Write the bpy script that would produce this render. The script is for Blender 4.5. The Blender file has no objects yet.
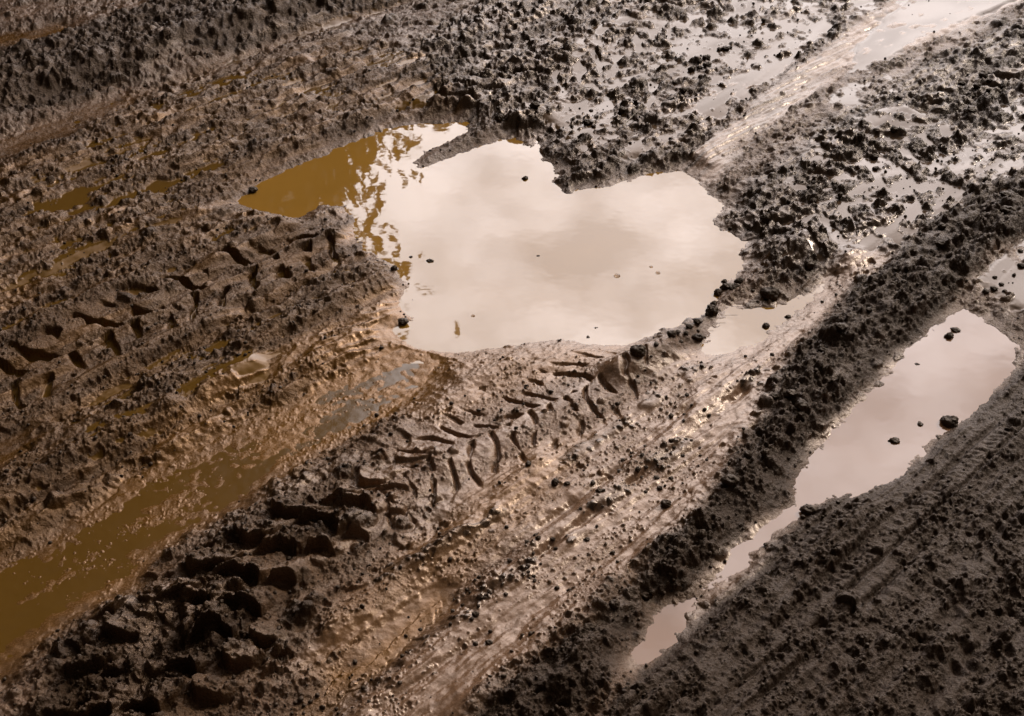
import bpy, math
import numpy as np
from mathutils import Vector, noise as mn

C = bpy.context.scene.collection
rng = np.random.default_rng(7)
f32 = np.float32
CAM_H, PITCH, FOC = 2.0, math.radians(35.0), 1422.0

# ---------------------------------------------------------------- helpers
def gp(px, py, z=0.0):
    """where the line of sight of a point of the photograph meets the ground level z"""
    px = np.asarray(px, float); py = np.asarray(py, float)
    dx = (px - 512) / FOC; dy = (358 - py) / FOC
    wy = math.cos(PITCH) + dy * math.sin(PITCH); wz = -math.sin(PITCH) + dy * math.cos(PITCH)
    t = (z - CAM_H) / wz
    return dx * t, wy * t
def poly(pts):
    a = np.array(pts, float); x, y = gp(a[:, 0], a[:, 1]); return np.stack([x, y], 1)

_ang = np.linspace(0, 2 * np.pi, 256, endpoint=False)
GT = np.stack([np.cos(_ang), np.sin(_ang)], 1).astype(f32)
def hsh(ix, iy, seed):
    x = ix.astype(np.uint32) * np.uint32(374761393) + iy.astype(np.uint32) * np.uint32(668265263) + np.uint32((seed * 2246822519) & 0xffffffff)
    x = (x ^ (x >> np.uint32(13))) * np.uint32(1274126177)
    x = (x ^ (x >> np.uint32(15))) * np.uint32(2654435761)
    return x ^ (x >> np.uint32(16))
def gn(x, y, scale, seed):
    """gradient noise, about -1..1"""
    x = (x * (1 / scale) + 1000.37).astype(f32); y = (y * (1 / scale) + 1000.71).astype(f32)
    ix = np.floor(x); iy = np.floor(y); fx = x - ix; fy = y - iy
    ix = ix.astype(np.int32); iy = iy.astype(np.int32)
    u = fx * fx * fx * (fx * (fx * 6 - 15) + 10); v = fy * fy * fy * (fy * (fy * 6 - 15) + 10)
    def c(a, b):
        g = GT[(hsh(ix + a, iy + b, seed) & np.uint32(255)).astype(np.intp)]
        return g[..., 0] * (fx - a) + g[..., 1] * (fy - b)
    n0 = c(0, 0) * (1 - u) + c(1, 0) * u
    n1 = c(0, 1) * (1 - u) + c(1, 1) * u
    return (n0 * (1 - v) + n1 * v) * f32(1.5)
def fbm(x, y, scale, seed, octs=3, gain=0.5):
    s = 0; a = 1.0; t = 0
    for i in range(octs):
        s = s + a * gn(x, y, scale / 2.03 ** i, seed + 17 * i); t += a; a *= gain
    return s / t
def lumps(x, y, cell, dens, seed, rlo=0.25, rhi=0.55, flat=0.8, p=0.7):
    """height of rounded clods scattered one to a cell; dens 0..1 is the share of cells that hold one"""
    x = (x / cell + 500.5).astype(f32); y = (y / cell + 500.5).astype(f32)
    ix = np.floor(x).astype(np.int32); iy = np.floor(y).astype(np.int32)
    out = np.zeros_like(x)
    k = f32(1 / 4294967296.0)
    for a in (-1, 0, 1):
        for b in (-1, 0, 1):
            cx = ix + a; cy = iy + b
            h1 = hsh(cx, cy, seed).astype(f32) * k; h2 = hsh(cx, cy, seed + 1).astype(f32) * k
            h3 = hsh(cx, cy, seed + 2).astype(f32) * k; h4 = hsh(cx, cy, seed + 3).astype(f32) * k
            dx = x - (cx + 0.1 + 0.8 * h1); dy = y - (cy + 0.1 + 0.8 * h2)
            an = h4 * 6.283; c_, s_ = np.cos(an), np.sin(an); el = 0.75 + 0.9 * ((h4 * 7.13) % 1)
            d2 = (dx * c_ + dy * s_) ** 2 * el + (dy * c_ - dx * s_) ** 2 / el
            r = rlo + (rhi - rlo) * ((h3 * 5.71) % 1) ** 1.5
            q = np.clip(1 - d2 / (r * r), 0, 1) ** p * r * flat
            out = np.maximum(out, np.where(h3 < dens, q, 0))
    return out * f32(cell)
def ss(a, b, x):
    t = np.clip((x - a) / (b - a), 0, 1); return t * t * (3 - 2 * t)

# ---------------------------------------------------------------- layout maps on a 1.2 cm world grid
GX0, GX1, GY0, GY1, GS = -5.0, 5.5, 0.6, 9.0, 0.012
gx = np.arange(GX0, GX1, GS); gy = np.arange(GY0, GY1, GS)
LX, LY = np.meshgrid(gx, gy)
def sdf(pts):
    """signed distance in metres to a traced outline, positive inside"""
    P = poly(pts); n = len(P)
    d = np.full(LX.shape, 1e9); ins = np.zeros(LX.shape, bool)
    for i in range(n):
        a = P[i]; b = P[(i + 1) % n]; e = b - a
        wx = LX - a[0]; wy = LY - a[1]
        t = np.clip((wx * e[0] + wy * e[1]) / (e @ e + 1e-12), 0, 1)
        d = np.minimum(d, (wx - e[0] * t) ** 2 + (wy - e[1] * t) ** 2)
        if abs(e[1]) > 1e-12:
            c = ((a[1] > LY) != (b[1] > LY)) & (LX < e[0] * (LY - a[1]) / e[1] + a[0])
            ins ^= c
    d = np.sqrt(d); return np.where(ins, d, -d)
def line(pts):
    """distance along and signed distance across a traced line"""
    P = poly(pts); best = np.full(LX.shape, 1e9); S = np.zeros(LX.shape); T = np.zeros(LX.shape); s0 = 0
    for i in range(len(P) - 1):
        a, b = P[i], P[i + 1]; e = b - a; L = math.hypot(*e); e = e / L
        wx = LX - a[0]; wy = LY - a[1]
        t = wx * e[0] + wy * e[1]; tc = np.clip(t, 0, L)
        if i == 0: tc2 = np.minimum(t, L)
        else: tc2 = tc
        if i == len(P) - 2: tc2 = np.maximum(tc2 if i == 0 else tc, t if i or True else t) if False else tc2
        d = np.hypot(wx - e[0] * tc, wy - e[1] * tc)
        m = d < best
        best = np.where(m, d, best); S = np.where(m, s0 + tc, S)
        T = np.where(m, np.sign(e[0] * wy - e[1] * wx) * d, T); s0 += L
    return S, T, best
def dist_to(pts, x, y):
    """distance to a traced line, worked out at every point given"""
    P = poly(pts); best = np.full(x.shape, 1e9, f32)
    for a, b in zip(P[:-1], P[1:]):
        e = b - a; t = np.clip(((x - a[0]) * e[0] + (y - a[1]) * e[1]) / (e @ e), 0, 1)
        best = np.minimum(best, (x - a[0] - e[0] * t) ** 2 + (y - a[1] - e[1] * t) ** 2)
    return np.sqrt(best)
def up(F):
    """a function that reads the map F at any world point"""
    F = F.astype(f32)
    def g(x, y):
        u = np.clip((x - GX0) / GS, 0, F.shape[1] - 1.001); v = np.clip((y - GY0) / GS, 0, F.shape[0] - 1.001)
        i = u.astype(np.int32); j = v.astype(np.int32); a = (u - i).astype(f32); b = (v - j).astype(f32)
        return (F[j, i] * (1 - a) + F[j, i + 1] * a) * (1 - b) + (F[j + 1, i] * (1 - a) + F[j + 1, i + 1] * a) * b
    return g

MAIN = [(236,202),(260,183),(300,165),(342,147),(384,128),(408,124),(470,122),(468,132),(453,140),(425,152),(414,163),(421,168),
        (443,161),(477,147),(514,137),(528,147),(538,140),(542,157),(559,171),(555,185),(566,194),(579,190),(614,185),(648,174),
        (681,171),(698,181),(712,195),(725,205),(716,219),(722,229),(746,240),(742,256),(747,268),(727,284),(718,301),(701,315),
        (676,328),(650,335),(637,341),(613,346),(596,345),(562,340),(531,343),(497,348),(456,353),(425,351),(405,343),(391,329),
        (412,320),(398,304),(407,284),(391,267),(374,256),(360,247),(352,232),(350,219),(343,206),(322,206),(298,219),(270,214),(253,209)]
SMALL = [(724,306),(756,304),(776,305),(811,289),(826,279),(824,291),(800,311),(783,328),(759,345),(735,354),(712,360),(700,350),(706,332)]
RIGHT = [(941,323),(951,315),(968,309),(995,328),(1019,345),(1018,366),(999,386),(978,410),(964,420),(945,432),(930,444),(920,455),(903,475),
         (894,480),(866,494),(839,497),(822,504),(806,512),(801,518),(777,530),(776,545),(754,553),(751,568),(734,574),(714,590),
         (701,602),(686,632),(660,655),(639,668),(630,656),(650,628),(656,607),(676,603),(695,592),(719,568),(729,552),(753,532),
         (773,518),(793,506),(792,494),(799,470),(824,441),(848,414),(869,390),(896,362),(913,342)]
OCHRE = [(-160,690),(-60,610),(0,566),(41,548),(75,522),(110,499),(127,480),(161,467),(219,438),(256,417),(308,397),(345,378),(375,362),
         (398,350),(425,354),(440,362),(422,386),(391,412),(360,430),(335,447),(292,468),(247,497),(192,528),(150,560),(130,587),(86,607),(34,645),(0,676),(-80,740)]
OUTER_RUT = [(-150,205),(-60,170),(0,143),(40,128),(90,107),(124,96),(130,103),(95,121),(50,140),(0,160),(-60,190),(-140,225)]
TOP_LEFT = [(-80,70),(-20,48),(5,36),(30,32),(60,26),(66,31),(40,38),(15,46),(-30,62),(-80,85)]
CHANNEL = [(240,770),(296,716),(322,697),(340,676),(366,664),(395,640),(420,618),(440,600),(446,605),(425,628),(400,650),(372,676),(345,698),(325,716),(290,770)]
LEFT_EDGE = [(-70,480),(-30,458),(0,446),(22,441),(28,450),(10,462),(-20,480),(-60,500)]
PUDDLES = {'main': (MAIN, .035), 'small': (SMALL, .012), 'right': (RIGHT, .03), 'ochre': (OCHRE, .008), 'outer': (OUTER_RUT, .010),
           'topleft': (TOP_LEFT, .010), 'channel': (CHANNEL, .010), 'edge': (LEFT_EDGE, .008)}
SD = {k: sdf(v[0]) for k, v in PUDDLES.items()}

def region(pts, soft=0.05):
    return ss(-soft, soft, sdf(pts))
R_bank = region([(-200,140),(-60,70),(0,48),(60,38),(140,12),(200,-20),(330,-60),(560,-60),(430,-6),(330,22),(240,52),(180,58),(150,74),(115,88),(85,101),(40,112),(0,124),(-200,210)], .03)
R_tread = region([(20,760),(60,680),(120,610),(200,555),(290,480),(350,455),(440,430),(500,400),(600,350),(650,345),(640,400),(600,440),(500,490),(430,520),(400,560),(340,600),(290,660),(240,700),(180,760)], .06)
R_shallow = ss(300, 460, 0 * LX + 512 + FOC * LX / (LY * math.cos(PITCH) + CAM_H * math.sin(PITCH)))
R_track1 = region([(-150,460),(0,360),(60,320),(150,290),(240,245),(320,225),(345,255),(290,290),(180,350),(90,400),(0,450),(-150,540)], .05)
R_slick = region([(400,760),(350,716),(440,620),(520,560),(560,500),(600,440),(640,400),(690,355),(740,350),(790,330),(830,275),(860,250),(880,262),(800,350),(770,390),(740,450),(690,520),(620,590),(540,650),(470,716),(440,760)], .05)
R_slick2 = region([(240,470),(300,410),(380,350),(400,300),(430,340),(560,345),(640,345),(600,370),(520,400),(440,430),(400,420),(330,440)], .05)
R_slick3 = region([(330,620),(400,560),(470,500),(520,460),(590,440),(560,500),(500,560),(420,620),(340,690),(300,680)], .04)
R_ridge = region([(430,790),(480,716),(560,655),(640,580),(700,520),(740,455),(765,400),(800,350),(850,290),(900,262),(960,215),(1024,170),(1150,90),(1150,160),(1024,238),(985,262),(960,290),(930,322),(905,345),(860,392),(835,420),(795,468),(788,500),(750,528),(722,556),(690,590),(650,605),(625,650),(600,700),(540,790)], .03)
R_ridge2 = region([(-60,800),(40,716),(60,680),(110,640),(170,600),(230,560),(260,600),(230,660),(180,716),(140,800)], .05)
R_track3 = region([(560,790),(640,680),(700,620),(760,570),(820,510),(900,478),(960,425),(1000,390),(1150,270),(1500,0),(2300,300),(2000,1300),(450,1300)], .03)
R_smear = region([(683,170),(740,120),(800,70),(850,35),(895,5),(940,-40),(1100,-130),(1100,-60),(1024,4),(990,22),(940,40),(890,62),(850,74),(800,106),(760,140),(715,185)], .025)
R_silver = region([(850,48),(900,5),(960,-45),(1100,-120),(1100,-60),(1024,4),(985,22),(930,45),(890,70),(908,98),(880,118),(850,118),(815,112),(838,78)], .04)
R_smear2 = region([(680,118),(702,104),(760,76),(790,62),(796,68),(755,94),(700,122)], .02)
R_clods = region([(400,60),(470,20),(600,-60),(900,-60),(880,0),(800,70),(740,120),(690,165),(650,172),(570,190),(545,150),(470,118),(430,110)], .06)
R_clods2 = region([(760,180),(850,115),(930,70),(1024,25),(1150,-20),(1150,120),(1024,185),(950,225),(890,262),(830,275),(770,290),(745,260),(725,215)], .06)
R_filmA = region([(560,40),(640,10),(860,-60),(900,0),(800,75),(700,150),(660,165),(570,180),(520,120)], .10)
R_filmB = region([(775,175),(850,120),(900,110),(960,130),(1030,90),(1150,50),(1150,250),(1060,300),(1024,345),(985,325),(960,300),(990,270),(1024,235),(1100,150),(960,220),(880,262),(800,290),(770,240)], .06)
R_rightfilm = region([(960,290),(1000,255),(1040,225),(1120,170),(1120,300),(1050,350),(1020,365),(1000,330),(975,310)], .03)
R_pale = region([(150,440),(215,395),(300,345),(350,312),(395,290),(405,335),(340,368),(260,405),(200,440),(150,465)], .05)
R_rut2 = region([(125,108),(122,98),(200,70),(275,40),(345,15),(420,-12),(425,-4),(350,26),(280,50),(205,80)], .015)
R_mid = region([(-200,300),(0,170),(130,108),(240,70),(340,40),(420,60),(470,118),(400,122),(330,150),(236,200),(300,225),(345,210),(400,280),(400,340),(300,400),(160,465),(0,560),(-200,700)], .05)

maps = {}
MACRO = np.zeros_like(LX)
def bump(pts, half, h, p=2.0):
    global MACRO
    _, _, d = line(pts); MACRO = MACRO + h * np.exp(-(d / half) ** p)
bump([(-250,200),(0,98),(130,66),(250,25),(420,-40)], .11, .060, 3)
bump([(-150,210),(0,152),(120,102),(270,48),(420,-2),(520,-40)], .05, -.022)
bump([(-150,290),(0,215),(140,165),(260,120),(380,75),(520,10)], .17, .020)
bump([(-150,480),(0,385),(150,318),(300,245)], .05, -.006)
bump([(-100,410),(60,320),(200,255),(300,210)], .05, .012)
bump([(-150,370),(0,292),(100,248),(236,208)], .045, .020)
bump([(-150,250),(60,182),(200,125),(330,72)], .04, .016)
bump([(-150,590),(60,482),(160,425),(250,375)], .035, .014)
bump([(60,425),(130,388),(230,332),(345,265)], .018, -.014)
bump([(-100,330),(40,268),(140,228)], .04, -.012)
bump([(-150,620),(0,500),(120,430),(230,375),(330,300)], .06, .018)
bump([(140,760),(230,630),(330,555),(430,480)], .07, .016)
bump([(-40,760),(90,655),(190,585),(270,520)], .09, .022)
bump([(620,378),(680,335),(720,300),(770,268),(810,245)], .045, .030)
bump([(440,470),(520,440),(600,400),(660,350)], .05, .010)
bump([(360,716),(430,650),(520,575),(600,505),(660,450),(720,390),(760,350),(850,262)], .035, .013)
bump([(330,640),(400,590),(480,520),(540,470)], .03, .012)
bump([(500,716),(590,640),(680,560),(745,490),(780,430),(850,345),(930,270),(1024,200),(1150,120)], .085, .022, 3)
bump([(560,700),(640,612),(700,560),(770,505),(815,440),(870,372),(930,305),(985,255),(1060,200)], .028, .016)
bump([(640,720),(760,610),(860,520),(960,430),(1040,360),(1150,270)], .05, .020)
bump([(700,760),(860,610),(1000,480),(1150,370)], .12, .010)
bump([(760,205),(850,140),(950,80),(1060,30)], .10, .018)
bump([(440,110),(560,60),(700,-10)], .12, .020)
bump([(700,165),(800,75),(880,15),(960,-50)], .045, .012)
bump([(414,165),(450,152),(500,135),(540,120)], .035, .022)

# two tractor prints and two fine tyre prints: (along, across)
T_big = line([(60,740),(180,615),(300,535),(430,470),(540,415),(640,365),(740,300)])
T_one = line([(-150,480),(0,392),(160,312),(330,240)])
T_fine = line([(560,800),(680,692),(780,610),(870,530),(960,450),(1024,392),(1150,285)])
T_smear = line([(670,200),(760,125),(850,50),(960,-40)])
T_far = line([(430,130),(560,75),(700,10),(800,-40)])
T_right = line([(720,300),(820,215),(920,140),(1030,80),(1150,20)])

# ---------------------------------------------------------------- the ground sheet
def spaced(dense0, dense1, nd, grow, end0, end1):
    """evenly spaced inside dense0..dense1, ever coarser out to the ends"""
    mid = list(np.linspace(dense0, dense1, nd)); st = (dense1 - dense0) / (nd - 1)
    a, s = dense1, st
    while a < end1:
        s *= grow; a += s; mid.append(min(a, end1))
    a, s = dense0, st; pre = []
    while a > end0:
        s *= grow; a -= s; pre.append(max(a, end0))
    return np.array(pre[::-1] + mid)
S_ = spaced(-0.42, 0.42, 1500, 1.022, -30, 30)
TH = spaced(math.radians(18.5), math.radians(52), 1120, 1.035, math.radians(0.25), math.radians(176))[::-1]
yy = CAM_H / np.tan(TH); rr = CAM_H / np.sin(TH)
nx, ny = len(S_), len(TH)
X = (S_[None, :] * rr[:, None]).astype(f32); Y = np.repeat(yy[:, None], nx, 1).astype(f32)
sp_x = np.gradient(S_)[None, :] * rr[:, None]; sp_y = np.abs(np.gradient(yy))[:, None] * np.ones((1, nx))
SP = np.maximum(sp_x, sp_y * 0.6).astype(f32)
def fade(lam): return np.clip((lam / SP - 1.6) / 2.0, 0, 1).astype(f32)

AZ = math.radians(44.0)
U = X * f32(math.sin(AZ)) + Y * f32(math.cos(AZ)); V = X * f32(math.cos(AZ)) - Y * f32(math.sin(AZ))
# warped coordinates make every outline ragged
WX = X + 0.012 * fbm(X, Y, .09, 11, 3); WY = Y + 0.012 * fbm(X, Y, .09, 12, 3)
WX2 = X + 0.004 * fbm(X, Y, .022, 13, 2); WY2 = Y + 0.004 * fbm(X, Y, .022, 14, 2)
WX3 = WX2 + .007 * fbm(X, Y, .030, 17, 3); WY3 = WY2 + .007 * fbm(X, Y, .030, 18, 3)
WXS = .003 * gn(X, Y, .012, 15) + .007 * gn(X, Y, .035, 19); WYS = .003 * gn(X, Y, .012, 16) + .007 * gn(X, Y, .035, 20)
M = {k: up(v)(WX, WY) for k, v in dict(bank=R_bank, tread=R_tread * (1 - R_shallow), tread2=R_tread * R_shallow, track1=R_track1, slick=R_slick, slick2=R_slick2, slick3=R_slick3, ridge=R_ridge, ridge2=R_ridge2,
     track3=R_track3, smear=R_smear, smear2=R_smear2, clods=R_clods, clods2=R_clods2, filmA=R_filmA, filmB=R_filmB, rfilm=R_rightfilm, rut2=R_rut2, pale=R_pale, silver=R_silver, mid=R_mid).items()}
macro = up(MACRO)(WX, WY)
smooth_ = np.clip(M['slick'] + M['tread2'] * .55 + M['pale'] * .6 + M['slick2'] * .7 + M['slick3'] * .7 + M['smear'] + M['smear2'], 0, 1)
ochre_in = ss(-.03, .02, up(SD['ochre'])(WX, WY))
rough = np.clip(.62 + .5 * M['bank'] + .15 * M['tread'] - .25 * M['tread2'] + .55 * M['ridge'] + .4 * M['ridge2'] + .35 * M['clods'] + .35 * M['clods2'] - .18 * M['track3'] - .42 * M['track1'], 0, 1.3)
rough = rough * (1 - .80 * smooth_) * (1 - .85 * ochre_in)
patch = fbm(X, Y, .16, 21, 3)
H = macro.copy()
H += .010 * fbm(U, V * 2.2, .30, 31, 3) * (0.4 + .6 * rough)
# churned mud: creases and folds, dragged out along the ruts
H += .014 * gn(U * .10, V, .06, 44) * (M['mid'] + M['track3'] * .6) * (1 - ochre_in)
H += .006 * (1 - 2.5 * np.abs(gn(U * .25, V, .035, 45))) * (M['mid'] + M['clods'] * .7 + M['clods2'] * .7) * (1 - ochre_in) * fade(.03)
cr = 1 - np.abs(gn(WX, WY, .075, 41)) * 2.2
H += .007 * np.clip(cr, -.5, 1) * rough * fade(.05)
H += .012 * fbm(WX, WY, .11, 43, 2) * rough
cr = 1 - np.abs(gn(WX2, WY2, .034, 42)) * 2.2
H += .0040 * np.clip(cr, -.5, 1) * rough * fade(.03)
# clods of falling size
big = np.clip(.08 + .45 * (M['ridge'] * .6 + M['bank'] * .7 + M['clods'] * .28 + M['clods2'] * .30 + M['ridge2'] * .7) + .30 * M['tread'] + .25 * patch, 0, .9) * (1 - smooth_) * (1 - ochre_in)
L1 = lumps(WX3, WY3, .085, big * .7, 51, .25, .5, .75) * fade(.08)
L2 = lumps(WX3, WY3, .042, np.clip((big * 1.0 + .10 * rough) * (1 - .5 * M['mid']), 0, .9), 55, .25, .55, .85) * fade(.04)
streak = fbm(U * .16, V, .05, 25, 3)
calm = .6 * fbm(X, Y, .12, 24, 3) + 1.05 * streak
seam = np.zeros_like(X)
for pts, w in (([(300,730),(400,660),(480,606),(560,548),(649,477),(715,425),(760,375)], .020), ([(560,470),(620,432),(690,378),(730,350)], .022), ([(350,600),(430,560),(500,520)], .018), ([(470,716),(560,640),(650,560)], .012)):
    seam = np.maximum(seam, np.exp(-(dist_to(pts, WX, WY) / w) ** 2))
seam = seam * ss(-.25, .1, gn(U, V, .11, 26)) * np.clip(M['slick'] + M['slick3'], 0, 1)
H += .007 * seam
mid_d = np.clip(.30 * rough + .5 * patch + .8 * calm, .01, .9) * (1 - .9 * smooth_) * (1 - .8 * ochre_in)
L3 = lumps(WX3 * .6 + WX2 * .4, WY3 * .6 + WY2 * .4, .021, mid_d * (1 - .35 * M['mid']) + .75 * seam, 59, .22, .55, .95) * fade(.02)
fine_d = np.clip(.22 + .2 * M['track3'] + .45 * rough + .9 * calm + .4 * fbm(X, Y, .05, 22, 2), .06, .9) * (1 - .45 * smooth_) * (1 - .1 * ochre_in)
L4 = lumps(X + (WX2 - X) * .4, Y + (WY2 - Y) * .4, .0105, fine_d, 63, .2, .52, 1.0) * fade(.0105)
L5 = lumps(X, Y, .0062, np.clip(fine_d * 1.1, 0, 1), 67, .2, .5, .9) * fade(.007)
relief = .30 + .70 * ss(-.25, .25, calm + .25 * M['track3'] + .25 * M['ridge'] + .2 * M['clods'])
pit = np.clip(.14 + .50 * rough + .9 * calm, 0, .8) * (1 - .8 * np.clip(.60 * M['track3'] + M['tread'] + M['tread2'] + .7 * M['track1'] + M['pale'] * .9, 0, 1)) * (1 - .93 * smooth_) * (1 - .9 * ochre_in)
P1 = lumps(WX3, WY3, .036, pit * .8, 47, .22, .5, .9, .6) * fade(.03)
P2 = lumps(WX2 + .3, WY2 + .2, .017, pit, 49, .22, .5, 1., .6) * fade(.017)
H += L1 * .75 + L2 * .8 + (L3 * .75 + L4 * .9 + L5 * .9 - P2 * .85) * relief - P1 * .75
H += .014 * fbm(U * .6, V, .13, 46, 2) * M['mid'] * (1 - ochre_in)
H += (.0022 * gn(X, Y, .013, 71) + .0012 * gn(X, Y, .006, 72)) * rough * fade(.008)
H += .0012 * gn(U * .35, V, .012, 73) * (.3 + smooth_) * fade(.012)

# tractor lug prints: slanting pressed slots either side of the middle line, blocks of mud between
def lugs(T, region_, period, W, depth, ang, seed, warp=.02):
    s = up(T[0])(WX, WY) + warp * gn(X, Y, .14, seed); t = up(T[1])(WX, WY) + warp * .5 * gn(X, Y, .11, seed + 1)
    side = t > 0; at = np.abs(t)
    ph = (s + ang * at + np.where(side, 0, period * .5)) / period
    fr = ph - np.floor(ph)
    slot = ss(.02, .14, fr) * (1 - ss(.40, .48, fr))          # a scoop with one sharp wall
    ramp = 1 - .65 * fr / .48
    on = (1 - ss(W * .85, W, at)) * ss(.0, .02, at) * region_
    keep = ss(-.25, .15, gn(s, t, period * 1.7, seed + 2) + .15)
    return -depth * slot * ramp * on * keep + depth * .55 * (1 - slot) * on * keep
def scales(T, region_, period, col, depth, seed):
    s = up(T[0])(WX, WY) + .02 * gn(X, Y, .14, seed); t = up(T[1])(WX, WY) + .014 * gn(X, Y, .09, seed + 1)
    ci = np.floor(t / col); tl = t / col - ci - .5
    ph = s / period + (ci % 2) * .5 + 1.1 * tl * tl * np.where(ci % 3 == 0, -1, 1) + .35 * tl
    fr = ph - np.floor(ph)
    keep = ss(-.35, .1, gn(s, t, period * 1.4, seed + 2) + .15)
    edge = ss(.5, .40, np.abs(tl))
    return depth * (ss(0, .10, fr) * (1 - fr) ** .8 - .35) * region_ * keep * edge
H += scales(T_big, M['tread'], .105, .078, .044, 81)
def grooves(T, region_, period, W, depth, ang, seed):
    s = up(T[0])(WX, WY) + .022 * gn(X, Y, .10, seed); t = up(T[1])(WX, WY) + .012 * gn(X, Y, .09, seed + 1)
    at = np.abs(t); ph = (s + ang * at + np.where(t > 0, 0, period * .5)) / period; fr = ph - np.floor(ph)
    d = np.exp(-(np.minimum(np.abs(fr - .5), .5) / np.where(fr < .5, .17, .045)) ** 2)
    keep = ss(-.05, .2, gn(s, t, period, seed + 2) + .20)
    return -depth * d * keep * region_ * (1 - ss(W * .8, W, at))
H += grooves(T_big, M['tread2'], .058, .14, .0135, .6, 83)
H += grooves(T_one, M['track1'], .088, .13, .050, .5, 85)
H += lugs(T_far, M['clods'], .10, .14, .014, .8, 89)
H += lugs(T_right, M['clods2'], .11, .15, .014, .8, 93)
# fine tyre print: long grooves and a zip of small cross notches
t = up(T_fine[1])(X, Y) + .004 * gn(X, Y, .2, 101); s = up(T_fine[0])(X, Y)
gr = np.zeros_like(X)
for c0, w, dpt in ((-.02, .008, .010), (.03, .006, .007), (.085, .009, .010), (-.075, .006, .008), (.14, .007, .008), (.20, .006, .006), (-.12, .006, .006)):
    gr -= dpt * np.exp(-((t - c0) / w) ** 2)
zip_ = .5 + .5 * np.sin(s * 2 * np.pi / .017 + t * 120)
gr -= .0022 * zip_ ** 2 * np.exp(-((t - .055) / .016) ** 2) + .0018 * zip_ ** 2 * np.exp(-((t + .048) / .016) ** 2)
bl = s / .034 + np.abs(t) * 20
gr += .0035 * np.clip(gn(U, V, .07, 104) * 3, 0, 1) * np.sin(bl * 2 * np.pi) * ss(.17, .2, -t) * (1 - ss(.42, .5, -t))
H += .0135 * gn(U * .03, V, .028, 109) * M['track3'] + .0035 * gn(U, V * .35, .016, 110) * M['track3'] * fade(.016)
H += 2.0 * gr * M['track3'] * ss(-.5, .2, gn(U, V, .25, 103) + .1) * fade(.015)
# slid streaks of the far wheel mark
t = up(T_smear[1])(X, Y); st = gn(U * .06, V, .011, 105) + .6 * gn(U * .05, V, .026, 106)
H += .0048 * st * M['smear'] * fade(.01)
H += .0032 * gn(U * .10, V, .045, 108) * np.clip(M['slick'] + M['slick3'] + M['slick2'], 0, 1)
H += .0022 * gn(U * .08, V, .014, 107) * np.clip(M['slick'] + M['slick3'] + ochre_in, 0, 1) * fade(.014)
# grooves left along the slick mud
for pts, w, dpt in (([(440,602),(490,570),(530,543),(600,490),(680,425),(760,350)], .013, .012), ([(470,614),(560,548),(649,477),(740,400),(800,335)], .010, .014),
                    ([(240,770),(340,690),(440,603)], .035, .012), ([(120,103),(200,74),(275,45),(345,20),(410,0)], .016, .008),
                    ([(380,716),(470,650),(560,600),(640,540)], .012, .008)):
    d = dist_to(pts, WX2, WY2); H -= dpt * (.35 + .65 * ss(-.3, .2, gn(U, V, .12, 115))) * .8 * np.exp(-(d / w) ** 2) if w < .02 else dpt * np.exp(-(d / w) ** 2)

# film water lying in the hollows (thin wet sheets that are part of the mud)
film_lv = -1.0 + np.zeros_like(X)
wob = .005 * gn(X, Y, .40, 111)
def flood(mask, lv):
    global film_lv
    film_lv = np.where(mask > .02, np.maximum(film_lv, lv + wob - (1 - mask) * .03), film_lv)
base = macro + .010 * gn(U, V * 2.2, .30, 31) * (0.4 + .6 * rough) * .6
flood(M['filmA'], base + .0062); flood(M['filmB'], base + .0068)
H += .006 * gn(X, Y, .05, 113) * np.clip(M['filmA'] + M['filmB'] + M['silver'] * .8, 0, 1)
flood(M['mid'] * (1 - M['track1'] * .5), base - .0045)
flood(M['rut2'], base - .001)
flood(np.clip(M['rfilm'], 0, 1), base + .006)
flood(M['smear'], base - .0030); flood(M['silver'], base + .0025)
H += .0045 * gn(U * .12, V, .035, 112) * M['silver']; flood(M['smear2'], base + .0015)
# puddles: the bed sinks below the level inside each traced outline
LEVEL = 0.0
bed_w = np.zeros_like(X); inpud = np.zeros_like(X)
best = np.full_like(X, -9.0); dep_ = np.zeros_like(X); is_och = np.zeros(X.shape, bool)
for k, (pts, dep) in PUDDLES.items():
    w = (WX * .45 + WX2 * .55 + WXS, WY * .45 + WY2 * .55 + WYS) if k in ('main', 'right', 'small') else (WX + WXS, WY + WYS)
    sd = up(SD[k])(*w); m = sd > best
    best = np.where(m, sd, best); dep_ = np.where(m, dep, dep_); is_och = np.where(m, k not in ('main', 'small', 'right'), is_och)
sd = best; far = np.where(sd > 0, 0, ss(0, .12, -sd))        # 1 = free ground
tex = H - macro
shore = LEVEL + np.clip(-sd, 0, .2) * .18 + .0012
soft = .35 + .65 * ss(0, .05, -sd)
Hin_o = LEVEL - .0004 + .0023 * ss(1.9, 2.6, Y) + .0016 * (up(SD['ochre'])(WX, WY) < -.02) - .002 * ss(0, .06, sd) + .0026 * fbm(U * .30, V, .055, 140, 3) + .0016 * gn(U * .08, V, .09, 142) + .0011 * gn(X, Y, .02, 141) + (L3 + L4 * .7 + L5) * .42 + ss(2.35, 1.9, Y) * .0012
Hin_w = LEVEL - dep_ * ss(-.002, .09, sd) - .0006 + np.clip(tex, -.004, .02) * np.clip(1 - sd / .04, 0, 1) * .33
out = shore + np.where(is_och, np.clip(tex, -.004, 1), np.clip(tex - .004, -.003, 1)) * soft
near = np.where(sd > 0, np.where(is_och, Hin_o, Hin_w), out)
H = near * (1 - far) + (H + .018) * far
film_lv = np.where(film_lv > -.5, np.where(sd > -.005, -.3, film_lv + .018 * far - (1 - far) ** 2 * .03), film_lv)
film = ss(-.0012, .0006, film_lv - H) * (film_lv > -.9)
H = np.maximum(H, film_lv)
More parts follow.
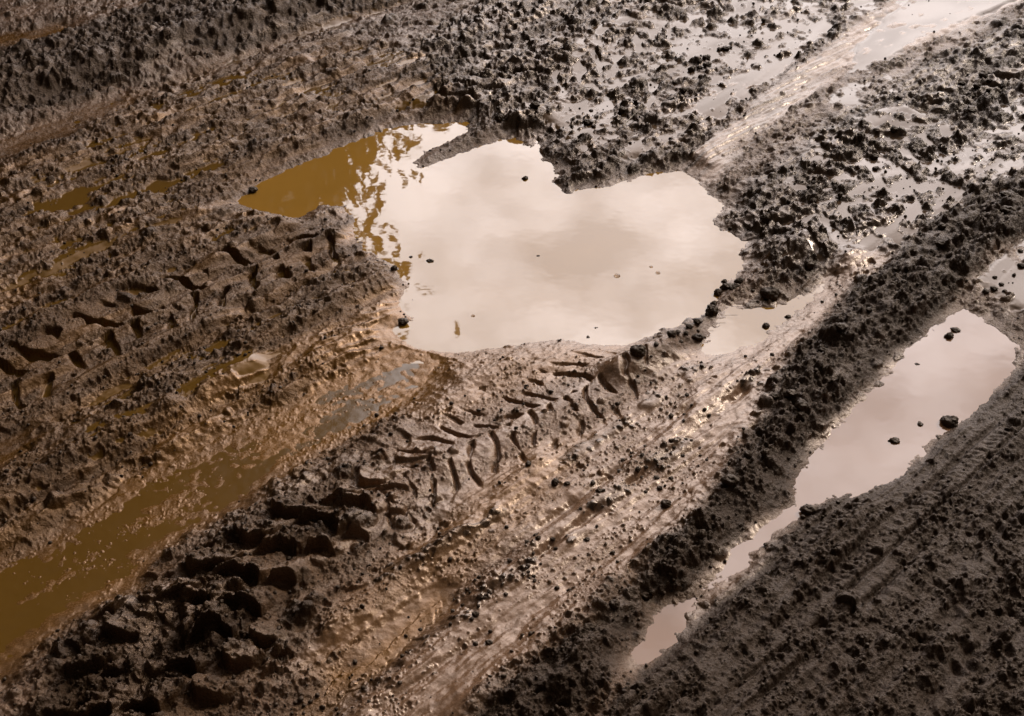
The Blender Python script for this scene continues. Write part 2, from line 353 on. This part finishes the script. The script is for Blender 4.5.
# far beyond the frame the field simply rolls
H = H + 0.25 * gn(X, Y, 14., 121) * ss(9, 40, np.hypot(X, Y)) 

# colour of the mud itself: pale clay slurry, ochre slurry, dark humus clods; step and crumb shade painted in too
ochre_a = np.clip(ss(-.10, .06, up(SD['ochre'])(WX, WY)) * .9 + M['mid'] * .75 + M['bank'] * .6 + M['ridge'] * .25 + M['track3'] * .25 + M['clods'] * .15 + .3 * M['ridge2'] + .5 * ss(-.05, .02, up(SD['outer'])(WX, WY)) + ss(-.05, .02, up(SD['topleft'])(WX, WY)) + ss(-.03, .01, up(SD['channel'])(WX, WY)) * .7 + M['slick2'] * .4 + M['slick3'] * .45 + .35 * M['tread'] + .4 * M['rut2'] - .8 * streak * M['mid'] + .5 * M['pale'] + .8 * np.exp(-(up(line([(60,425),(130,388),(230,332),(345,265)])[2])(WX, WY) / .02) ** 2) + 1.0 * M['mid'] * (film_lv > H - .0005), 0, 1)
dark_a = np.clip(.46 + .20 * M['mid'] + (.55 + .6 * st) * M['smear'] * (1 - M['silver']) + .65 * M['ridge'] + .75 * M['bank'] + .45 * M['clods'] + .5 * M['clods2'] + .95 * M['track3'] + .45 * M['ridge2'] + .7 * seam + .20 * M['tread'] - .60 * smooth_ - .3 * ochre_in + .30 * patch, 0, 1)  # the seam term paints the shadow of the small steps as dark mud
dark_a = np.clip(dark_a + np.clip((L1 + L2 + L3) * 18, 0, .35) * (1 - ochre_in) + np.clip((L3 + L4 + L5 * .6) * 170, 0, .8) * np.clip(smooth_ - M['smear'] - M['silver'], 0, 1), 0, 1)  # crumbs on the slick mud coloured dark for their shaded near sides
wet_a = np.clip(.48 + .55 * smooth_ + .35 * ochre_in + .2 * M['clods'] + .2 * M['clods2'] + .25 * fbm(X, Y, .3, 131, 2) - .55 * streak - .12 * M['smear'] - .3 * M['ridge'] - .4 * M['track3'] - .2 * M['bank'] + .2 * ss(-.04, 0, sd), 0, 1)

def sheet(name, X, Y, H, attrs, mat):
    ny, nx = X.shape
    me = bpy.data.meshes.new(name)
    co = np.stack([X, Y, H], -1).astype(f32).reshape(-1)
    me.vertices.add(nx * ny); me.vertices.foreach_set('co', co)
    j, i = np.meshgrid(np.arange(ny - 1), np.arange(nx - 1), indexing='ij')
    a = (j * nx + i).astype(np.int32)
    q = np.stack([a, a + 1, a + 1 + nx, a + nx], -1).reshape(-1)
    n = len(q) // 4
    me.loops.add(n * 4); me.loops.foreach_set('vertex_index', q)
    me.polygons.add(n); me.polygons.foreach_set('loop_start', np.arange(n, dtype=np.int32) * 4)
    me.polygons.foreach_set('use_smooth', np.ones(n, bool))
    me.update(calc_edges=True)
    for k, v in attrs.items():
        at = me.attributes.new(k, 'FLOAT', 'POINT'); at.data.foreach_set('value', v.astype(f32).reshape(-1))
    me.materials.append(mat)
    o = bpy.data.objects.new(name, me); C.objects.link(o); return o
def height_at(x, y):
    """height of the finished ground at a world point"""
    th = math.atan2(CAM_H, y); r = CAM_H / math.sin(th); s = x / r
    i = int(np.clip(np.searchsorted(S_, s), 1, nx - 1)); j = int(np.clip(np.searchsorted(-TH, -th), 1, ny - 1))
    return float(H[j, i])

# ---------------------------------------------------------------- materials
def newmat(name):
    m = bpy.data.materials.new(name); m.use_nodes = True
    nt = m.node_tree; b = nt.nodes['Principled BSDF']; return m, nt, b
def N(nt, t, **kw):
    n = nt.nodes.new(t)
    for k, v in kw.items(): setattr(n, k, v)
    return n
def mix(nt, a, b, f, kind='RGBA'):
    n = N(nt, 'ShaderNodeMix', data_type=kind)
    ia, ib, out = (6, 7, 2) if kind == 'RGBA' else (2, 3, 0)
    for idx, v in ((ia, a), (ib, b), (0, f)):
        if hasattr(v, 'links'): nt.links.new(v, n.inputs[idx])
        elif isinstance(v, tuple): n.inputs[idx].default_value = (*v, 1)
        else: n.inputs[idx].default_value = v
    return n.outputs[out]
def attr(nt, name): return N(nt, 'ShaderNodeAttribute', attribute_name=name).outputs['Fac']
def noise_tex(nt, scale, detail=3, rough=.55, vec=None):
    n = N(nt, 'ShaderNodeTexNoise'); n.inputs['Scale'].default_value = scale; n.inputs['Detail'].default_value = detail; n.inputs['Roughness'].default_value = rough
    if vec is None:
        g = N(nt, 'ShaderNodeNewGeometry'); vec = g.outputs['Position']
    nt.links.new(vec, n.inputs['Vector']); return n.outputs['Fac']
def mrange(nt, v, a, b, c, d):
    n = N(nt, 'ShaderNodeMapRange'); nt.links.new(v, n.inputs[0])
    for i, k in enumerate((a, b, c, d)): n.inputs[i + 1].default_value = k
    return n.outputs[0]

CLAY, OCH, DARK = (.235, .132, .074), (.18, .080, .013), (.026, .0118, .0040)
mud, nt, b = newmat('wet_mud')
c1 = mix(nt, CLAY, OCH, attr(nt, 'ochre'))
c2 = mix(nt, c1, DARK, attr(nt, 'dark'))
n1 = noise_tex(nt, 45, 4)
c3 = mix(nt, c2, (.02, .013, .009), mrange(nt, n1, .5, .75, 0, .35))
filmc = mix(nt, (.11, .068, .040), (.14, .072, .014), attr(nt, 'ochre'))
nt.links.new(mix(nt, c3, filmc, attr(nt, 'film')), b.inputs['Base Color'])
r1 = mrange(nt, attr(nt, 'wet'), 0, 1, .40, .23)
r2 = mrange(nt, noise_tex(nt, 190, 4, .7), .38, .62, -.15, .17)
ad = N(nt, 'ShaderNodeMath', operation='ADD'); nt.links.new(r1, ad.inputs[0]); nt.links.new(r2, ad.inputs[1])
nt.links.new(mix(nt, ad.outputs[0], .11, attr(nt, 'film'), 'FLOAT'), b.inputs['Roughness'])
b.inputs['IOR'].default_value = 1.55; nt.links.new(mix(nt, (1, .80, .65), (1, .60, .33), attr(nt, 'ochre')), b.inputs['Specular Tint'])
nt.links.new(mix(nt, mrange(nt, attr(nt, 'wet'), .3, 1, .48, .95), .40, attr(nt, 'film'), 'FLOAT'), b.inputs['Specular IOR Level'])
bp = N(nt, 'ShaderNodeBump'); bp.inputs['Distance'].default_value = .009
nt.links.new(mix(nt, mrange(nt, attr(nt, 'wet'), .3, .9, .75, .16), .02, attr(nt, 'film'), 'FLOAT'), bp.inputs['Strength'])
nt.links.new(noise_tex(nt, 120, 6, .66), bp.inputs['Height']); nt.links.new(bp.outputs[0], b.inputs['Normal'])

def water_mat(name, col, ior, rough, bumpd):
    m, nt, b = newmat(name)
    nz = noise_tex(nt, 5, 3)
    nt.links.new(mix(nt, col, tuple(c * 1.25 for c in col), nz), b.inputs['Base Color'])
    b.inputs['IOR'].default_value = ior; b.inputs['Roughness'].default_value = rough
    bp = N(nt, 'ShaderNodeBump'); bp.inputs['Distance'].default_value = bumpd; bp.inputs['Strength'].default_value = .2
    nt.links.new(noise_tex(nt, 14, 2), bp.inputs['Height']); nt.links.new(bp.outputs[0], b.inputs['Normal'])
    return m
W_still = water_mat('muddy_water', (.32, .165, .030), 1.80, .02, .0008)
W_thick = water_mat('ochre_slurry', (.125, .062, .009), 1.55, .20, .012)
W_pink = water_mat('clay_water', (.30, .160, .085), 1.62, .03, .0010)
W_mud = water_mat('brown_slurry', (.19, .105, .048), 1.5, .36, .012)

def tag(o, label=None, cat=None, group=None, kind=None):
    if label: o['label'] = label
    if cat: o['category'] = cat
    if group: o['group'] = group
    if kind: o['kind'] = kind
    return o
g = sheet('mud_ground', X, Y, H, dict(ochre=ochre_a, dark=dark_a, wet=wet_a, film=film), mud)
tag(g, 'churned wet brown mud with tyre tracks and ruts', kind='structure')

# ---------------------------------------------------------------- water surfaces: flat sheets a little wider than each outline, the mud rises through them
def water(name, key, mat, label, lv, grow=.03):
    P = poly(PUDDLES[key][0]); ms = SD[key] > -grow
    step = 3
    ys, xs = np.arange(0, LX.shape[0] - step, step), np.arange(0, LX.shape[1] - step, step)
    cells = [(a, c) for a in ys for c in xs if ms[a, c] or ms[a + step, c + step] or ms[a + step, c] or ms[a, c + step]]
    vid = {}; vs = []; fs = []
    for a, c in cells:
        f = []
        for aa, cc in ((a, c), (a, c + step), (a + step, c + step), (a + step, c)):
            if (aa, cc) not in vid: vid[(aa, cc)] = len(vs); vs.append((gx[cc], gy[aa], lv))
            f.append(vid[(aa, cc)])
        fs.append(f)
    me = bpy.data.meshes.new(name); me.from_pydata(vs, [], fs); me.materials.append(mat)
    o = bpy.data.objects.new(name, me); C.objects.link(o); return tag(o, label, kind='structure')
water('puddle_water', 'main', W_still, 'wide puddle mirroring pale clouds and a tree', LEVEL + .0003)
water('puddle_water', 'small', W_still, 'small pool in the rut beside the wide puddle', LEVEL - .0003)
water('puddle_water', 'right', W_pink, 'long narrow puddle in the rut below the dark ridge', LEVEL)
water('rut_water', 'ochre', W_thick, 'ochre slurry lying in the broad rut', LEVEL - .0001)
water('rut_water', 'outer', W_thick, 'ochre water in the rut under the dark bank', LEVEL + .001)
water('rut_water', 'topleft', W_thick, 'thin ochre water on top of the dark bank', LEVEL + .001)
water('rut_water', 'edge', W_thick, 'small ochre pool at the end of a tyre track', LEVEL + .001)

# ---------------------------------------------------------------- clods and crumbs
import bmesh
def clod_mesh(name, seed, sub=3, stretch=(1, 1, .7)):
    bm = bmesh.new(); bmesh.ops.create_icosphere(bm, subdivisions=sub, radius=1)
    off = Vector((seed * 3.1, seed * 1.7, seed * .9))
    for v in bm.verts:
        p = v.co.normalized()
        d = 1 + .32 * mn.noise(p * 1.3 + off) + .22 * mn.noise(p * 3.1 + off) + .12 * mn.noise(p * 7 + off) + (.07 * mn.noise(p * 15 + off) if sub > 3 else 0)
        v.co = Vector((p.x * d * stretch[0], p.y * d * stretch[1], p.z * d * stretch[2]))
    for f in bm.faces: f.smooth = True
    me = bpy.data.meshes.new(name); bm.to_mesh(me); bm.free(); me.materials.append(clodm); return me
clodm, nt, b = newmat('dark_mud_clod')
nt.links.new(mix(nt, (.016, .009, .005), (.055, .032, .018), noise_tex(nt, 60, 4)), b.inputs['Base Color'])
nt.links.new(mrange(nt, noise_tex(nt, 90, 2), .3, .7, .32, .65), b.inputs['Roughness']); b.inputs['IOR'].default_value = 1.45; b.inputs['Specular Tint'].default_value = (1, .78, .58, 1)
bp = N(nt, 'ShaderNodeBump'); bp.inputs['Distance'].default_value = .003; bp.inputs['Strength'].default_value = .6
nt.links.new(noise_tex(nt, 300, 3), bp.inputs['Height']); nt.links.new(bp.outputs[0], b.inputs['Normal'])
protos = [clod_mesh('mud_clod', k + 1, 4, (1, .75 + .1 * (k % 3), .55 + .1 * (k % 4))) for k in range(7)]
def clod(px, py, size_px, label, group=None, k=0, sink=.25):
    x, y = gp(px, py); x = float(x); y = float(y)
    z = max(height_at(x, y), LEVEL - .004); r = size_px * .5 * math.sqrt(x * x + y * y + CAM_H ** 2) / FOC
    o = bpy.data.objects.new('mud_clod', protos[k % 7]); C.objects.link(o)
    o.location = (x, y, z + r * (.55 - sink)); o.scale = (r, r, r); o.rotation_euler = (0, 0, k * 1.3)
    return tag(o, label, 'mud clod', group)
clod(894,441,11,'small dark clod standing alone in the narrow right puddle', None, 0)
clod(920,424,7,'tiny clod in the narrow puddle beside the shore clod', None, 1)
clod(949,423,16,'largest wet dark clod on the shore of the narrow puddle', None, 2)
clod(949,337,10,'lower of two dark clods near the far end of the narrow puddle', None, 3)
clod(955,330,9,'upper of two dark clods near the far end of the narrow puddle', None, 4)
clod(917,364,5,'flat speck of mud afloat near the dark bank of the narrow puddle', None, 5)
clod(766,326,9,'round dark clod in the middle of the small pool', None, 6)
clod(788,317,6,'small clod at the far shore of the small pool', None, 0)
clod(808,271,13,'round clod ringed by film water above the small pool', None, 1)
clod(769,298,17,'broad dark clod between the wide puddle and the small pool', None, 2)
clod(525,179,7,'small mud flake afloat near the top of the wide puddle', None, 3)
clod(403,323,11,'flat dark clod at the near left shore of the wide puddle', None, 4)
clod(430,261,7,'dark clod alone in the wide puddle near its left shore', None, 5)
clod(411,257,5,'tiny clod in the wide puddle nearest the ochre reflection', None, 6)
clod(596,328,5,'farther of two specks near the near shore of the wide puddle', None, 0)
clod(588,337,5,'nearer of two specks near the near shore of the wide puddle', None, 1)
clod(538,256,4,'pale speck in the middle of the wide puddle', None, 2)
clod(394,270,7,'clod at the water line where the left shore juts out', None, 3)
clod(253,191,10,'dark clod at the pointed ochre end of the wide puddle', None, 4)
clod(808,512,14,'angular clod at the neck of the narrow puddle', None, 5)
clod(555,490,9,'round clod on the pale slick mud, larger of a pair', None, 6)
clod(567,491,6,'round clod on the pale slick mud, smaller of a pair', None, 0)
clod(528,475,7,'clod on the slick mud nearest the tractor print', None, 1)
clod(665,513,10,'largest clod on the slick strip beside the dark ridge', None, 2)
# clods strewn over the ridges and the slick mud
def strew(pts, n, lo, hi, label, group, seed):
    r = np.random.default_rng(seed); P = np.array(pts, float); L = np.r_[0, np.cumsum(np.hypot(*np.diff(P[:, :2], axis=0).T))]
    for i in range(n):
        s = r.uniform(0, L[-1]); j = int(np.searchsorted(L, s, 'right') - 1); j = min(j, len(P) - 2); q = (s - L[j]) / (L[j + 1] - L[j])
        w = P[j, 2] * (1 - q) + P[j + 1, 2] * q
        px = P[j, 0] * (1 - q) + P[j + 1, 0] * q + r.normal(0, w * .45); py = P[j, 1] * (1 - q) + P[j + 1, 1] * q + r.normal(0, w * .45)
        clod(px, py, lo + (hi - lo) * r.random() ** 2.2, label, group, int(r.integers(0, 7)), .3)
strew([(560,660,30),(690,560,26),(770,440,30),(860,330,30),(960,245,26),(1020,200,20)], 36, 5, 16, 'dark clod of mud on the high ridge above the narrow puddle', 'clods on the dark ridge', 1)
strew([(372,262,7),(398,272,8),(412,300,7),(400,330,7),(430,348,6)], 16, 2, 4, 'speck of mud in the shallows along the near left shore of the wide puddle', 'specks along the shore', 7)
strew([(480,346,5),(560,338,5),(640,332,8),(690,315,6)], 12, 2, 4, 'speck of mud in the shallows along the near shore of the wide puddle', 'specks along the near shore', 8)
strew([(640,372,12),(690,330,12),(730,290,10),(780,262,14)], 22, 6, 15, 'dark clod on the rim between wide puddle and slick mud', 'clods on the puddle rim', 2)
strew([(440,640,40),(560,560,40),(650,470,34),(720,400,24)], 60, 3, 7, 'little dark crumb clod strewn on the pale slick mud', 'small clods on the slick mud', 3)
strew([(985,310,16),(1015,270,14)], 9, 4, 8, 'small clod in the film water at the far end of the narrow puddle', 'clods in the film water', 4)
strew([(480,120,10),(560,130,16),(660,110,22),(760,40,20)], 30, 4, 11, 'dark wet clod in the churned mud beyond the wide puddle', 'clods beyond the wide puddle', 5)
strew([(780,220,26),(880,160,30),(1000,90,26)], 34, 4, 12, 'dark wet clod in the churned mud beside the far wheel streak', 'clods beside the wheel streak', 6)

# crumbs: nobody could count them
def crumbs():
    r = np.random.default_rng(12)
    bm = bmesh.new(); bmesh.ops.create_icosphere(bm, subdivisions=2, radius=1)
    bv = np.array([v.co[:] for v in bm.verts]); bf = np.array([[v.index for v in f.verts] for f in bm.faces]); bm.free()
    var = []
    for k in range(12):
        off = Vector((k * 5.3, 2.2, k)); var.append(np.array([np.array(p) * (1 + .35 * mn.noise(Vector(p) * 1.6 + off) + .2 * mn.noise(Vector(p) * 4 + off)) for p in bv]))
    n = 5200; vs = []; fs = []; c = 0
    jr, jc = np.where((SP < .006)); pick = r.choice(len(jr), 40000, p=None)
    w = fine_d * (.35 + .65 * (1 - ochre_in))
    for q in pick:
        j, i = jr[q], jc[q]
        if r.random() > w[j, i] or H[j, i] < LEVEL + .0005: continue
        rad = .0016 + .0042 * r.random() ** 3
        a = r.uniform(0, 6.28); ca, sa = math.cos(a), math.sin(a)
        p = var[r.integers(0, 12)] * rad * np.array([1, r.uniform(.6, 1), r.uniform(.6, .9)])
        p = np.stack([p[:, 0] * ca - p[:, 1] * sa, p[:, 0] * sa + p[:, 1] * ca, p[:, 2]], 1) + (X[j, i], Y[j, i], H[j, i] + rad * .35)
        vs.append(p); fs.append(bf + c * len(bv)); c += 1
        if c >= n: break
    me = bpy.data.meshes.new('mud_crumbs'); V_ = np.concatenate(vs); F_ = np.concatenate(fs).astype(np.int32)
    me.vertices.add(len(V_)); me.vertices.foreach_set('co', V_.astype(f32).ravel())
    me.loops.add(F_.size); me.loops.foreach_set('vertex_index', F_.ravel()); me.polygons.add(len(F_))
    me.polygons.foreach_set('loop_start', np.arange(len(F_), dtype=np.int32) * 3); me.polygons.foreach_set('use_smooth', np.ones(len(F_), bool))
    me.update(calc_edges=True); me.materials.append(clodm)
    o = bpy.data.objects.new('mud_crumbs', me); C.objects.link(o); tag(o, 'fine crumbs of mud strewn over the tracks', 'mud crumbs', kind='stuff')
crumbs()

# ---------------------------------------------------------------- bubbles and straws
bub, nt, b = newmat('bubble_film'); b.inputs['Base Color'].default_value = (.6, .5, .4, 1); b.inputs['Roughness'].default_value = .03
b.inputs['Transmission Weight'].default_value = 1.0; b.inputs['IOR'].default_value = 1.15
def bubble(px, py, r_px, label):
    x, y = gp(px, py); x = float(x); y = float(y); r = r_px * math.sqrt(x * x + y * y + 4) / FOC
    bm = bmesh.new(); bmesh.ops.create_uvsphere(bm, u_segments=20, v_segments=12, radius=1)
    bmesh.ops.delete(bm, geom=[v for v in bm.verts if v.co.z < -.05], context='VERTS')
    for f in bm.faces: f.smooth = True
    me = bpy.data.meshes.new('bubble'); bm.to_mesh(me); bm.free(); me.materials.append(bub)
    o = bpy.data.objects.new('bubble', me); C.objects.link(o); o.location = (x, y, LEVEL); o.scale = (r, r, r * .6)
    tag(o, label, 'bubble')
bubble(617,276,3.2,'largest clear bubble on the right half of the wide puddle')
bubble(658,273,2.4,'nearer of two small bubbles toward the right shore of the wide puddle')
bubble(651,267,1.8,'farther of two small bubbles toward the right shore of the wide puddle')
bubble(473,316,2.0,'single clear bubble on the near left of the wide puddle')
strawm, nt, b = newmat('pale_straw'); nt.links.new(mix(nt, (.32, .24, .14), (.20, .14, .08), noise_tex(nt, 80, 2)), b.inputs['Base Color']); b.inputs['Roughness'].default_value = .5
def straw(p0, p1, label, r=.0022):
    a = np.array([float(q) for q in gp(*p0)]); c = np.array([float(q) for q in gp(*p1)])
    bm = bmesh.new(); rings = []
    d = (c - a) / np.hypot(*(c - a)); nrm = np.array([-d[1], d[0]]); n = 9
    zs = [max(height_at(*(a + (c - a) * k / (n - 1))), LEVEL) for k in range(n)]; zt = max(zs) + .003
    for k in range(n):
        t = k / (n - 1); p = a + (c - a) * t + nrm * .006 * math.sin(t * 3); ri = r * (1 - .5 * t); ring = []
        for q in range(7):
            an = q / 7 * 6.283; ring.append(bm.verts.new((p[0] + nrm[0] * ri * math.cos(an), p[1] + nrm[1] * ri * math.cos(an), zt * .6 + zs[k] * .4 + .003 + ri * math.sin(an))))
        rings.append(ring)
    for k in range(n - 1):
        for q in range(7): bm.faces.new((rings[k][q], rings[k][(q + 1) % 7], rings[k + 1][(q + 1) % 7], rings[k + 1][q]))
    bm.faces.new(rings[0][::-1]); bm.faces.new(rings[-1])
    me = bpy.data.meshes.new('straw'); bm.to_mesh(me); bm.free(); me.materials.append(strawm)
    o = bpy.data.objects.new('straw', me); C.objects.link(o); tag(o, label, 'straw')
straw((578,104),(591,98),'short pale straw lying in churned mud beyond the wide puddle')
straw((622,137),(640,120),'longer pale straw on wet mud above the notch of the wide puddle')

# ---------------------------------------------------------------- the trees whose reflection darkens the left of the water, plus one added for shade
bark, nt, b = newmat('bark'); nt.links.new(mix(nt, (.05, .035, .025), (.12, .09, .065), noise_tex(nt, 6, 5)), b.inputs['Base Color']); b.inputs['Roughness'].default_value = .9
leafm, nt, b = newmat('leaves'); nt.links.new(mix(nt, (.020, .030, .010), (.06, .075, .020), noise_tex(nt, 2, 2)), b.inputs['Base Color']); b.inputs['Roughness'].default_value = .6
def tree(x, y, h, rad, n_leaf, seed, label, leaf=.13, n_cl=95):
    r = np.random.default_rng(seed)
    root = bpy.data.objects.new('broadleaf_tree', None); C.objects.link(root); root.location = (x, y, 0)
    tag(root, label, 'tree', 'trees at the edge of the field')
    bm = bmesh.new()
    def limb(p, q, r0, r1, n=8, wob=.0):
        p = Vector(p); q = Vector(q); ax = (q - p).normalized(); s = ax.orthogonal().normalized(); t = ax.cross(s); rings = []
        for k in range(6):
            u = k / 5; cpt = p.lerp(q, u) + s * wob * math.sin(u * 3.1) ; rk = r0 + (r1 - r0) * u
            rings.append([bm.verts.new(cpt + (s * math.cos(a) + t * math.sin(a)) * rk) for a in [2 * math.pi * i / n for i in range(n)]])
        for k in range(5):
            for i in range(n): bm.faces.new((rings[k][i], rings[k][(i + 1) % n], rings[k + 1][(i + 1) % n], rings[k + 1][i]))
    limb((0, 0, -.3), (0, 0, h * .8), rad * .075, rad * .02, 12, .15)
    cl = []
    for k in range(n_cl):
        a = r.uniform(0, 6.28); zz = h * r.uniform(.07, .97); w = rad * max(.05, 1 - abs((zz / h - .5) / .5) ** 4) ** .5 * (1 - .45 * max(0, zz / h - .6) / .4); d = w * r.uniform(.2, .92)
        c_ = np.array([d * math.cos(a), d * math.sin(a), zz]); cl.append((c_, min(1.0, rad * r.uniform(.18, .36))))
        limb((0, 0, max(.5, zz * .72)), c_, rad * .018, rad * .004, 5, .1)
    me = bpy.data.meshes.new('trunk'); bm.to_mesh(me); bm.free(); me.materials.append(bark)
    o = bpy.data.objects.new('trunk', me); C.objects.link(o); o.parent = root
    per = n_leaf // len(cl); P = []
    for c_, cr in cl:
        v = r.normal(size=(per, 3)); v /= np.linalg.norm(v, axis=1)[:, None]; P.append(c_ + r.normal(size=(per, 3)) * cr * r.uniform(.4, .75, (1, 3)))
    P = np.concatenate(P); n = len(P)
    a1 = r.normal(size=(n, 3)); a1 /= np.linalg.norm(a1, axis=1)[:, None]; a2 = np.cross(a1, r.normal(size=(n, 3))); a2 /= np.linalg.norm(a2, axis=1)[:, None]
    sz = leaf * r.uniform(.6, 1.3, (n, 1))
    vs = np.stack([P - a1 * sz, P + a2 * sz * .45, P + a1 * sz, P - a2 * sz * .45], 1).reshape(-1, 3)
    me = bpy.data.meshes.new('crown'); me.vertices.add(n * 4); me.vertices.foreach_set('co', vs.astype(f32).ravel())
    me.loops.add(n * 4); me.loops.foreach_set('vertex_index', np.arange(n * 4, dtype=np.int32)); me.polygons.add(n)
    me.polygons.foreach_set('loop_start', np.arange(n, dtype=np.int32) * 4); me.update(calc_edges=True); me.materials.append(leafm)
    o = bpy.data.objects.new('crown', me); C.objects.link(o); o.parent = root
def at_az(px, dist):
    a = math.atan((px - 512) / FOC / math.cos(PITCH)); return dist * math.sin(a), dist * math.cos(a)
x, y = at_az(208, 15); tree(x, y, 9.2, 2.3, 100000, 1, 'shorter ragged tree at the end of the row', .11, 230)
tree(-4.8, 18, 20, 2.7, 90000, 9, 'tallest tree standing behind the shorter ragged one', .13, 150)
x, y = at_az(-150, 14); tree(x, y, 15, 3.3, 80000, 2, 'wide tree standing just beyond the dark bank')
x, y = at_az(-760, 12); tree(x, y, 13, 3.6, 60000, 3, 'broad tree beside the outer rut')
x, y = at_az(-1900, 10); tree(x, y, 12, 3.6, 40000, 4, 'low spreading tree beside the field track')
tree(-8.5, -1.5, 12, 3.6, 40000, 5, 'unseen tree added left of the camera to shade the near ground')  # extra tree out of view, added to keep skylight off the near left

# ---------------------------------------------------------------- sky, sun, camera
SUN_AZ, SUN_EL = math.radians(50), math.radians(33)          # azimuth from +Y towards +X
w = bpy.data.worlds.new('World'); bpy.context.scene.world = w; w.use_nodes = True
nt = w.node_tree; bg = nt.nodes['Background']; bg.inputs['Strength'].default_value = .1
sky = N(nt, 'ShaderNodeTexSky', sky_type='NISHITA'); sky.sun_disc = False; sky.sun_elevation = SUN_EL; sky.sun_rotation = SUN_AZ; sky.dust_density = 3
tc = N(nt, 'ShaderNodeTexCoord'); vec = tc.outputs['Generated']
dist = N(nt, 'ShaderNodeMapping'); dist.inputs['Scale'].default_value = (1, 1, 1.8); nt.links.new(vec, dist.inputs['Vector'])
cn = noise_tex(nt, 6.5, 8, .55, dist.outputs[0]); cn2 = noise_tex(nt, 1.6, 5, .5, dist.outputs[0])
sund = N(nt, 'ShaderNodeVectorMath', operation='DOT_PRODUCT'); nt.links.new(vec, sund.inputs[0])
GL = (math.cos(math.radians(28)) * math.sin(math.radians(14)), math.cos(math.radians(28)) * math.cos(math.radians(14)), math.sin(math.radians(28)))
sund.inputs[1].default_value = GL
glow = mrange(nt, sund.outputs['Value'], .2, 1.0, 0, 1)
pw = N(nt, 'ShaderNodeMath', operation='POWER'); nt.links.new(glow, pw.inputs[0]); pw.inputs[1].default_value = 6.5
cb = mix(nt, (.70, .56, .46), (45, 41.5, 41), pw.outputs[0])
cc = mix(nt, cb, (1, 1, 1), 0.0)
shade = mrange(nt, cn, .38, .62, .62, 1.24)
ml = N(nt, 'ShaderNodeVectorMath', operation='SCALE'); nt.links.new(cc, ml.inputs[0]); nt.links.new(shade, ml.inputs['Scale'])
cover = mrange(nt, cn2, .30, .46, .96, 1)
nt.links.new(mix(nt, sky.outputs[0], ml.outputs[0], cover), bg.inputs['Color'])
sl = bpy.data.lights.new('sun', 'SUN'); sl.energy = 1.15; sl.angle = math.radians(11); sl.color = (1, .91, .80)
so = bpy.data.objects.new('sun', sl); C.objects.link(so)
d = Vector((math.sin(SUN_AZ) * math.cos(SUN_EL), math.cos(SUN_AZ) * math.cos(SUN_EL), math.sin(SUN_EL)))
so.rotation_euler = d.to_track_quat('Z', 'Y').to_euler()
cam = bpy.data.cameras.new('camera'); co = bpy.data.objects.new('camera', cam); C.objects.link(co)
cam.sensor_width = 36; cam.lens = FOC / 1024 * 36; cam.clip_end = 20000; cam.clip_start = .05
co.location = (0, 0, CAM_H); co.rotation_euler = (math.pi / 2 - PITCH, 0, 0)
sc = bpy.context.scene; sc.camera = co
sc.view_settings.view_transform = 'Standard'; sc.view_settings.look = 'None'; sc.view_settings.gamma = 1; sc.view_settings.exposure = 0.3
sc.view_settings.use_curve_mapping = False
